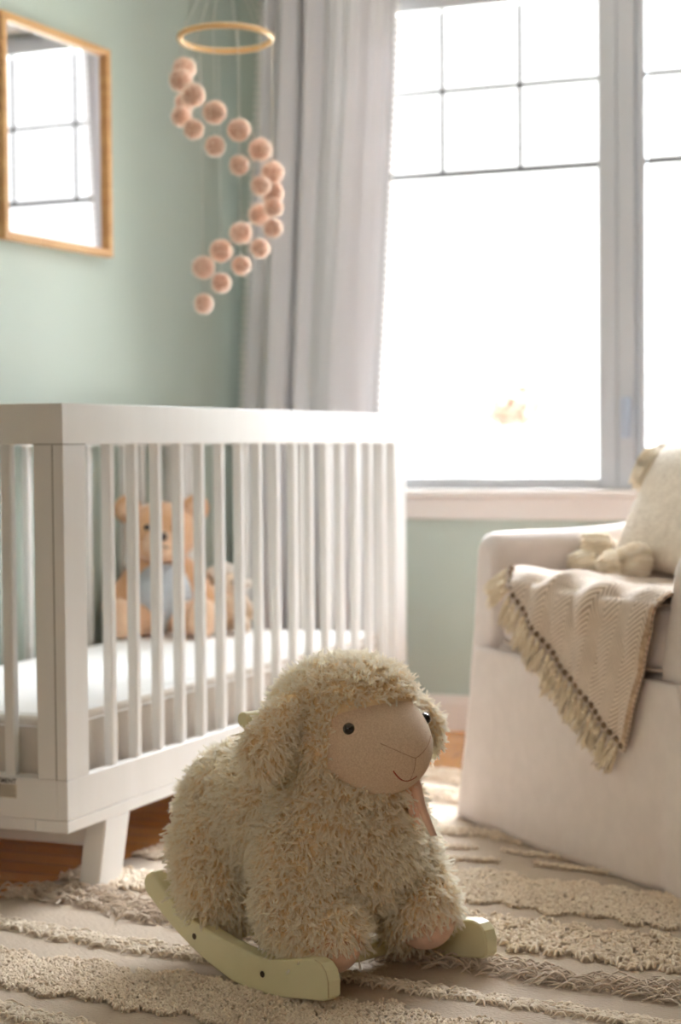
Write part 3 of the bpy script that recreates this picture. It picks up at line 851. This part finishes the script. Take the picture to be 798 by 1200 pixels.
# ribbon hanging at the chest on the sheep's left side
def ribbon(pts, wd, w2):
    V = []; Fs = []
    for i, q in enumerate(pts):
        t = i / (len(pts) - 1); h = wd * (1 - t) + w2 * t
        V += [(q[0] - h * .5, q[1] - h * .9, q[2]), (q[0] + h * .5, q[1] + h * .9, q[2])]
        if i: Fs.append([2 * i - 2, 2 * i - 1, 2 * i + 1, 2 * i])
    o = from_np('ribbon', V, Fs, M['ribbon'], sh, False)
    md = o.modifiers.new('t', 'SOLIDIFY'); md.thickness = .0008
ribbon([(-.040, .040, .305), (-.036, .044, .290), (-.030, .047, .264), (-.026, .056, .240), (-.017, .061, .218)], .009, .005)
ribbon([(-.046, .040, .290), (-.040, .041, .262), (-.042, .046, .240), (-.045, .05, .22)], .008, .008)
ball('ribbon_knot', (-.05, .04, .292), (.010, .012, .009), M['ribbon'], sh, False)

# ------------------------------------------------------------------ armchair (local: x along the front, y back, z up)
ch = thing('armchair', 'white slipcovered armchair with skirt on the rug by the window', 'armchair', (-1.298, 3.777, .009), math.atan2(-.687, .727))
def arm(s0, s1, flip):
    prof = []
    ts = [0.0, .004, .014, .03, .08, .18, .27, .33, .39, .45, .52, .6, .68, .76, .80]
    ht = [.575, .592, .605, .609, .611, .611, .614, .618, .629, .643, .668, .71, .77, .83, .85]
    ins = [.016, .007, .002, 0, 0, 0, 0, 0, 0, 0, 0, 0, 0, 0, .004]
    V = []; Fs = []; ring = None
    for t, h_, i_ in zip(ts, ht, ins):
        pts = []
        w0, w1 = s0 + i_, s1 - i_
        fl = .070
        def out(z):  # flare of the outer skirt
            return fl * (1 - z / h_) ** 1.0
        r = min(.036, (w1 - w0) * .49)
        if not flip: L = [(w0 - out(z), z) for z in (0, .08, .16, .24, .32, .4, .48, h_ - r)]; Rr = [(w1, z) for z in (h_ - r, .48, .4, .3, .2, .1, 0)]
        else: L = [(w0 - min(.045, max(0, .235 * (.56 - z))), z) for z in (0, .08, .16, .24, .32, .4, .48, h_ - r)]; Rr = [(w1 + out(z), z) for z in (h_ - r, .48, .4, .3, .2, .1, 0)]
        lx, rx = L[-1][0], Rr[0][0]
        top_ = [(lx + r - r * math.cos(a), h_ - r + r * math.sin(a)) for a in np.linspace(0, PI / 2, 7)[1:]] + [(rx - r + r * math.sin(a), h_ - r + r * math.cos(a)) for a in np.linspace(0, PI / 2, 7)[:-1]]
        pts = L + top_ + Rr
        n = len(pts)
        V += [(x, t + (.004 * math.sin(z * 12 + x * 30) if z < .4 else 0), z) for x, z in pts]
    for k in range(len(ts) - 1):
        for i in range(n - 1):
            a = k * n + i; Fs.append([a, a + 1, a + n + 1, a + n])
    Fs.append(list(range(n - 1, -1, -1))); Fs.append(list(range((len(ts) - 1) * n, len(ts) * n)))
    o = from_np('arm', V, Fs, M['linen'], ch, False)
    o.data.polygons[-1].use_smooth = False; o.data.polygons[-2].use_smooth = False
    return o
arm(.070, .150, False); arm(.792, .885, True)
# front skirt with soft folds
V = []; Fs = []; n1, n2 = 80, 26
for j in range(n2 + 1):
    for i in range(n1 + 1):
        a, b = i / n1, j / n2
        z = .372 * (1 - b)
        s0_ = .148 * (1 - b) + .02 * b ; s1_ = .795 * (1 - b) + .925 * b
        s0_ = .10 * (1 - b) + .01 * b; s1_ = .84 * (1 - b) + .935 * b
        x = s0_ + (s1_ - s0_) * a
        y = -.006 - .010 * b + .008 * b * math.sin(9 * x + 1.2) + .006 * b * math.sin(24 * x + 2 * b) * math.exp(-((a - .12) / .15) ** 2) + .010 * b * math.exp(-((a - .93 + .1 * b) / .035) ** 2)
        V.append((x, y, z))
for j in range(n2):
    for i in range(n1):
        a = j * (n1 + 1) + i; Fs.append([a, a + n1 + 1, a + n1 + 2, a + 1])
o = from_np('front_skirt', V, Fs, M['linen'], ch, False)
md = o.modifiers.new('t', 'SOLIDIFY'); md.thickness = .012; md.offset = 1
box('seat_base', .10, .84, .012, .72, .03, .378, M['linen'], ch, False, b=.01)
o = superell('seat_cushion', (.470, .268, .448), (.325, .285, .070), .28, M['linen'], ch, False, n=72, m=28)
for zz in (.388, .505):
    pts = []
    for t in np.linspace(0, 2 * PI, 73):
        sgn = lambda v, e: math.copysign(abs(v) ** e, v)
        pts.append((.470 + .3235 * sgn(math.cos(t), .28), .268 + .2835 * sgn(math.sin(t), .28), zz))
    V_, F_ = tubes([pts], .0035, 6, False)
    from_np('piping', V_, F_, M['piping'], o, False)
# backrest
V = []; Fs = []
superell('backrest', (.47, .66, .62), (.36, .14, .36), .35, M['linen'], ch, False, n=64, m=32)
box('rear_skirt', .06, .90, .77, .80, .004, .5, M['linen'], ch, False, b=.01)

# throw over the seat
th = thing('throw_blanket', 'beige herringbone throw with tasselled edge draped over the armchair seat', 'blanket', (-1.298, 3.777, .009), math.atan2(-.687, .727))
def throw_pt(s, v, lift=0.0):
    """cloth laid flat: v>=0 on the seat, v<0 hangs over the front"""
    r = .04
    zt = .5215 + .006 * math.sin(6 * s + 1) + .010 * math.exp(-((v - .03) / .06) ** 2)
    wr = .0045 * math.sin(26 * (s + .5 * v) + 2.2 * math.sin(9 * v)) + .003 * math.sin(47 * (s - .6 * v))
    ridge = .016 * math.exp(-(((s - .42) - .55 * (v - .02)) / .03) ** 2) * math.exp(-((v - .02) / .10) ** 2) + .012 * math.exp(-(((s - .58) - .3 * v) / .035) ** 2) * math.exp(-((v + .02) / .10) ** 2)
    if v >= r: y, z, n = v - .025, zt, (0, 0, 1)
    elif v > -r * .57:
        a = (r - v) / (r * 1.57) * PI / 2; a = min(a, PI / 2)
        y = r - .025 - r * math.sin(a); z = zt - r + r * math.cos(a); n = (0, -math.sin(a), math.cos(a))
    else: y, z, n = -.025, zt - r + (v + r * .57), (0, -1, 0)
    k = wr + ridge + lift
    if v < 0: k = abs(wr) * .9 + ridge * .6 + lift + .004
    return (s, y + n[1] * k, z + n[2] * k)
VT = -.262
def edges(v):
    if v < 0.02:
        t = (v - VT) / (.02 - VT)
        return .690 - .475 * t ** .97, .697 + .103 * t ** .9
    return .215 - .03 * min(1, (v - .02) / .1), .800 - .014 * min(1, (v - .02) / .1)
V = []; Fs = []; UV = []
n1, n2 = 90, 110
for j in range(n2 + 1):
    v = VT + (.42 - VT) * j / n2
    a0, a1 = edges(v)
    for i in range(n1 + 1):
        s = a0 + (a1 - a0) * i / n1
        V.append(throw_pt(s, v)); UV.append((s * .94 - v * .34, s * .34 + v * .94))
for j in range(n2):
    for i in range(n1):
        a = j * (n1 + 1) + i; Fs.append([a, a + 1, a + n1 + 2, a + n1 + 1])
cl = from_np('throw_cloth', V, Fs, M['throw'], th, False)
uvl = cl.data.uv_layers.new(name='weave')
li = np.empty(len(cl.data.loops), dtype=np.int32); cl.data.loops.foreach_get('vertex_index', li)
uvl.data.foreach_set('uv', np.array(UV)[li].astype(np.float32).ravel())
md = cl.modifiers.new('t', 'SOLIDIFY'); md.thickness = .004; md.offset = 1
def tassel_mesh(head, direction, length, flare, n, seed, r=.0011, k=(.35, .55, .85, 1.0, 1.1)):
    g = np.random.default_rng(seed)
    dv = np.array(direction, float); dv /= np.linalg.norm(dv)
    a = np.cross(dv, [0.2, .9, .3]); a /= np.linalg.norm(a); b = np.cross(dv, a)
    rr = np.sqrt(g.random(n)) * flare; t = g.random(n) * 2 * PI
    off = a[None] * (rr * np.cos(t))[:, None] + b[None] * (rr * np.sin(t))[:, None]
    L = length * g.uniform(.8, 1.08, n)
    u = np.array([0, .2, .5, .8, 1.0]); k = np.array(k)
    P = np.array(head)[None, None] + dv[None, None] * (L[:, None] * u)[..., None] + off[:, None] * k[None, :, None] + g.normal(0, .0012, (n, 5, 3)) * u[None, :, None]
    return tubes(P, np.array([r, r, r, r, r * .6]), 4, False)
NT = 29
for k in range(NT):
    t = (k + .3) / NT
    v = .03 + (VT - .03) * t
    s = edges(v)[0]
    q = throw_pt(s, v, .002)
    dirn = (-.42 - .1 * math.sin(k * 2.1), -.12, -.9) if v < -.02 else (-.75, -.25, -.55)
    head = np.array(q) + np.array([-.003, -.003, 0])
    V, F = tassel_mesh(head, dirn, (.060 + .006 * math.sin(k * 1.7)), .0092, 30, 100 + k)
    ta = from_np('tassel', V, F, M['tassel'], th, False)
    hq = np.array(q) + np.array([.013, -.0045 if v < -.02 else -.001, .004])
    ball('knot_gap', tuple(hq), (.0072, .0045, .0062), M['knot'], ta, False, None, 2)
    d_ = unit(np.array(dirn))
    ball('knot', tuple(head + d_ * .012), (.0062, .0062, .0062), M['tassel'], ta, False, None, 2)
# darker woven border along the right edge
V = []; Fs = []
for j in range(60):
    v = VT + .01 + (.02 - VT) * j / 59
    a1 = edges(v)[1]
    a0 = max(edges(v)[0], a1 - .016)
    V += [throw_pt(a0, v, .0052), throw_pt(a1, v, .0052)]
    if j: Fs.append([2 * j - 2, 2 * j - 1, 2 * j + 1, 2 * j])
M['border'] = plain('brown_woven_border', lin(150, 122, 98), .95, lin(190, 164, 138), 120, .5, 200)
from_np('border_band', V, Fs, M['border'], th, False)

# cushion with tassels, leaning on the chair back
pil = thing('tassel_cushion', 'cream woven cushion with big yarn tassels on the armchair', 'cushion', (-1.298, 3.777, .009), math.atan2(-.687, .727))
PW, PH, PT = .205, .152, .055
pc = Vector((.40, .325, .655)); prot = Matrix.Rotation(math.radians(-27), 3, 'X')
V = []; Fs = []; n = 36
def pil_pt(a, b, side):
    """a,b in -1..1 across and up; side +-1"""
    x = PW * a * (1 - .10 * (1 - abs(a)) * 0 - .07 * (1 - b * b) * abs(a) ** 6); z = PH * b * (1 - .07 * (1 - a * a) * abs(b) ** 6)
    h_ = PT * ((1 - a ** 4) * (1 - b ** 4)) ** .5
    return tuple(pc + prot @ Vector((x, -side * h_, z)))
for side in (1, -1):
    o0 = len(V)
    for j in range(n + 1):
        for i in range(n + 1): V.append(pil_pt(-1 + 2 * i / n, -1 + 2 * j / n, side))
    for j in range(n):
        for i in range(n):
            a = o0 + j * (n + 1) + i; q = [a, a + 1, a + n + 2, a + n + 1]
            Fs.append(q if side == 1 else q[::-1])
po = from_np('cushion_cover', V, Fs, M['pillowcloth'], pil, False)
bmm = bmesh.new(); bmm.from_mesh(po.data); bmesh.ops.remove_doubles(bmm, verts=bmm.verts, dist=.0005); bmm.to_mesh(po.data); bmm.free()
def big_tassel(p0, d0, L, fl, seed, n=150):
    p0 = np.array(p0); d0 = unit(np.array(d0, float))
    V, F = tassel_mesh(p0 + d0 * .018, d0, L, fl, n, seed, .0018, (.55, 1.05, 1.1, .95, .8))
    t = from_np('tassel', V, F, M['pilltassel'], pil, False)
    ball('tassel_head', tuple(p0 + d0 * .014), (.019, .019, .019), M['pillowcloth'], t, False)
tl = pil_pt(-1, 1, 1); bl = pil_pt(-1, -1, 1); br_ = pil_pt(1, -1, 1); tr_ = pil_pt(1, 1, 1)
big_tassel((tl[0] + .0, tl[1] - .008, tl[2] - .01), (-.6, -.25, -.85), .085, .03, 201, 220)
big_tassel((tl[0] + .03, tl[1] - .016, tl[2] - .005), (-.1, -.6, -.85), .08, .036, 202, 240)
big_tassel((bl[0], bl[1] - .01, bl[2] + .02), (-.3, -.9, -.1), .062, .034, 203, 220)
big_tassel((bl[0] - .005, bl[1] + .02, bl[2] + .05), (-.35, -.9, .12), .06, .032, 204, 220)
big_tassel((bl[0] - .01, bl[1] + .01, bl[2] + .01), (-.6, .6, .1), .06, .032, 206, 220)
big_tassel((bl[0] + .09, bl[1] - .01, bl[2] + .016), (.0, -.95, .05), .055, .034, 205, 220)
big_tassel((bl[0] + .17, bl[1] - .012, bl[2] + .03), (.1, -.95, .1), .055, .036, 207, 240)
big_tassel(br_, (.5, -.8, .0), .05, .022, 208); big_tassel(tr_, (.5, -.4, -.6), .05, .022, 209)

# ------------------------------------------------------------------ outdoors
g_ = box('ground_outside', -30, 30, YW + .6, 60, -.7, -.6, M['lawn']); g_['kind'] = 'structure'
def leafy(name, label, cat, loc, zc, rad, n, size, mat, seed):
    t = thing(name, label, cat, loc)
    g = np.random.default_rng(seed)
    b0 = np.array(loc, float); c0 = np.array([loc[0], loc[1], zc])
    st = [[tuple(b0), tuple((b0 + c0) / 2 + g.normal(0, .03, 3)), tuple(c0 + g.normal(0, .5, 3) * np.array(rad))] for _ in range(6)]
    V, F = tubes(st, np.array([.02, .014, .005]), 6); from_np('stems', V, F, M['bark'], t)
    c = c0 + unit(g.normal(0, 1, (n, 3))) * (g.random((n, 1)) ** .4) * np.array(rad)
    a = unit(g.normal(0, 1, (n, 3))) * size; b = unit(np.cross(a, g.normal(0, 1, (n, 3)))) * size * .6
    V = np.stack([c - a, c - b, c + a, c + b], 1).reshape(-1, 3); F = np.arange(4 * n).reshape(-1, 4)
    from_np('foliage', V, F, mat, t, smooth=False)
leafy('garden_shrub', 'small rust coloured shrub in the hazy garden outside the window', 'shrub', (-3.13, 10.0, -.6), 1.03, (.17, .17, .13), 900, .026, M['shrubleaf'], 41)

# ------------------------------------------------------------------ light
w = bpy.data.worlds.new('sky'); bpy.context.scene.world = w; w.use_nodes = True
bg = w.node_tree.nodes['Background']; bg.inputs['Strength'].default_value = 1.0
_nt = w.node_tree
_tc = _nt.nodes.new('ShaderNodeTexCoord'); _sp = _nt.nodes.new('ShaderNodeSeparateXYZ'); _cr = _nt.nodes.new('ShaderNodeValToRGB')
_nt.links.new(_tc.outputs['Generated'], _sp.inputs[0]); _nt.links.new(_sp.outputs['Z'], _cr.inputs['Fac'])
# bright overcast: pale haze along the horizon, far brighter overhead
_cr.color_ramp.elements[0].position = 0.24; _cr.color_ramp.elements[0].color = (1.6, 1.6, 1.6, 1)
_cr.color_ramp.elements[1].position = 0.50; _cr.color_ramp.elements[1].color = (25, 26.2, 27.6, 1)
_e = _cr.color_ramp.elements.new(.8); _e.color = (112, 117, 123, 1)
_nt.links.new(_cr.outputs['Color'], bg.inputs['Color'])
def area(name, loc, target, sx, sy, energy, col=(1, 1, 1), portal=False):
    l = bpy.data.lights.new(name, 'AREA'); l.shape = 'RECTANGLE'; l.size = sx; l.size_y = sy; l.energy = energy; l.color = col
    o = bpy.data.objects.new(name, l); C.objects.link(o); o.location = loc
    o.rotation_euler = (Vector(target) - Vector(loc)).to_track_quat('-Z', 'Y').to_euler()
    if portal: l.cycles.is_portal = True
    return o
area('window_portal', ((WX0 + WX1) / 2, YW + .13, (WZ0 + WZ1) / 2), ((WX0 + WX1) / 2, 0, (WZ0 + WZ1) / 2), WX1 - WX0, WZ1 - WZ0, 1, portal=True)
area('ceiling_fill', (-1.15, 3.85, ZC - .02), (-1.15, 3.85, 0), .7, .7, 9, (1.0, .97, .93))  # added fill for the window wall and curtain, not a real fixture
area('rear_fill', (-.9, YB + .03, 1.35), (-.9, 3, 1.1), 1.7, 1.4, 13, (1.0, .94, .85))  # added soft fill from behind the camera, no window in that wall

# ------------------------------------------------------------------ camera
cam = bpy.data.cameras.new('camera'); co = bpy.data.objects.new('camera', cam); C.objects.link(co)
Fv = np.array([-.38451749, .92244503, -.03523444]); Rr = np.array([.92301816, .38475639, 0]); Uu = np.array([-.01355668, .03252203, .99937907])
roll = 8.65539773e-03; c_, s_ = math.cos(roll), math.sin(roll)
right = c_ * Rr - s_ * Uu; up = s_ * Rr + c_ * Uu
mw = Matrix.Identity(4)
for i in range(3):
    mw[i][0] = right[i]; mw[i][1] = up[i]; mw[i][2] = -Fv[i]
mw[2][3] = .8
co.matrix_world = mw
cam.sensor_fit = 'VERTICAL'; cam.sensor_height = 36; cam.lens = 2186.128 / 1200 * 36
cam.clip_start = .05
cam.dof.use_dof = True; cam.dof.focus_distance = 2.52; cam.dof.aperture_fstop = 3.8
sc = bpy.context.scene
sc.camera = co
sc.view_settings.view_transform = 'Standard'
sc.view_settings.look = 'None'
sc.view_settings.exposure = 0.40
sc.cycles.max_bounces = 16; sc.cycles.diffuse_bounces = 10; sc.cycles.transmission_bounces = 14; sc.cycles.transparent_max_bounces = 12
sc.cycles.sample_clamp_indirect = 6.0
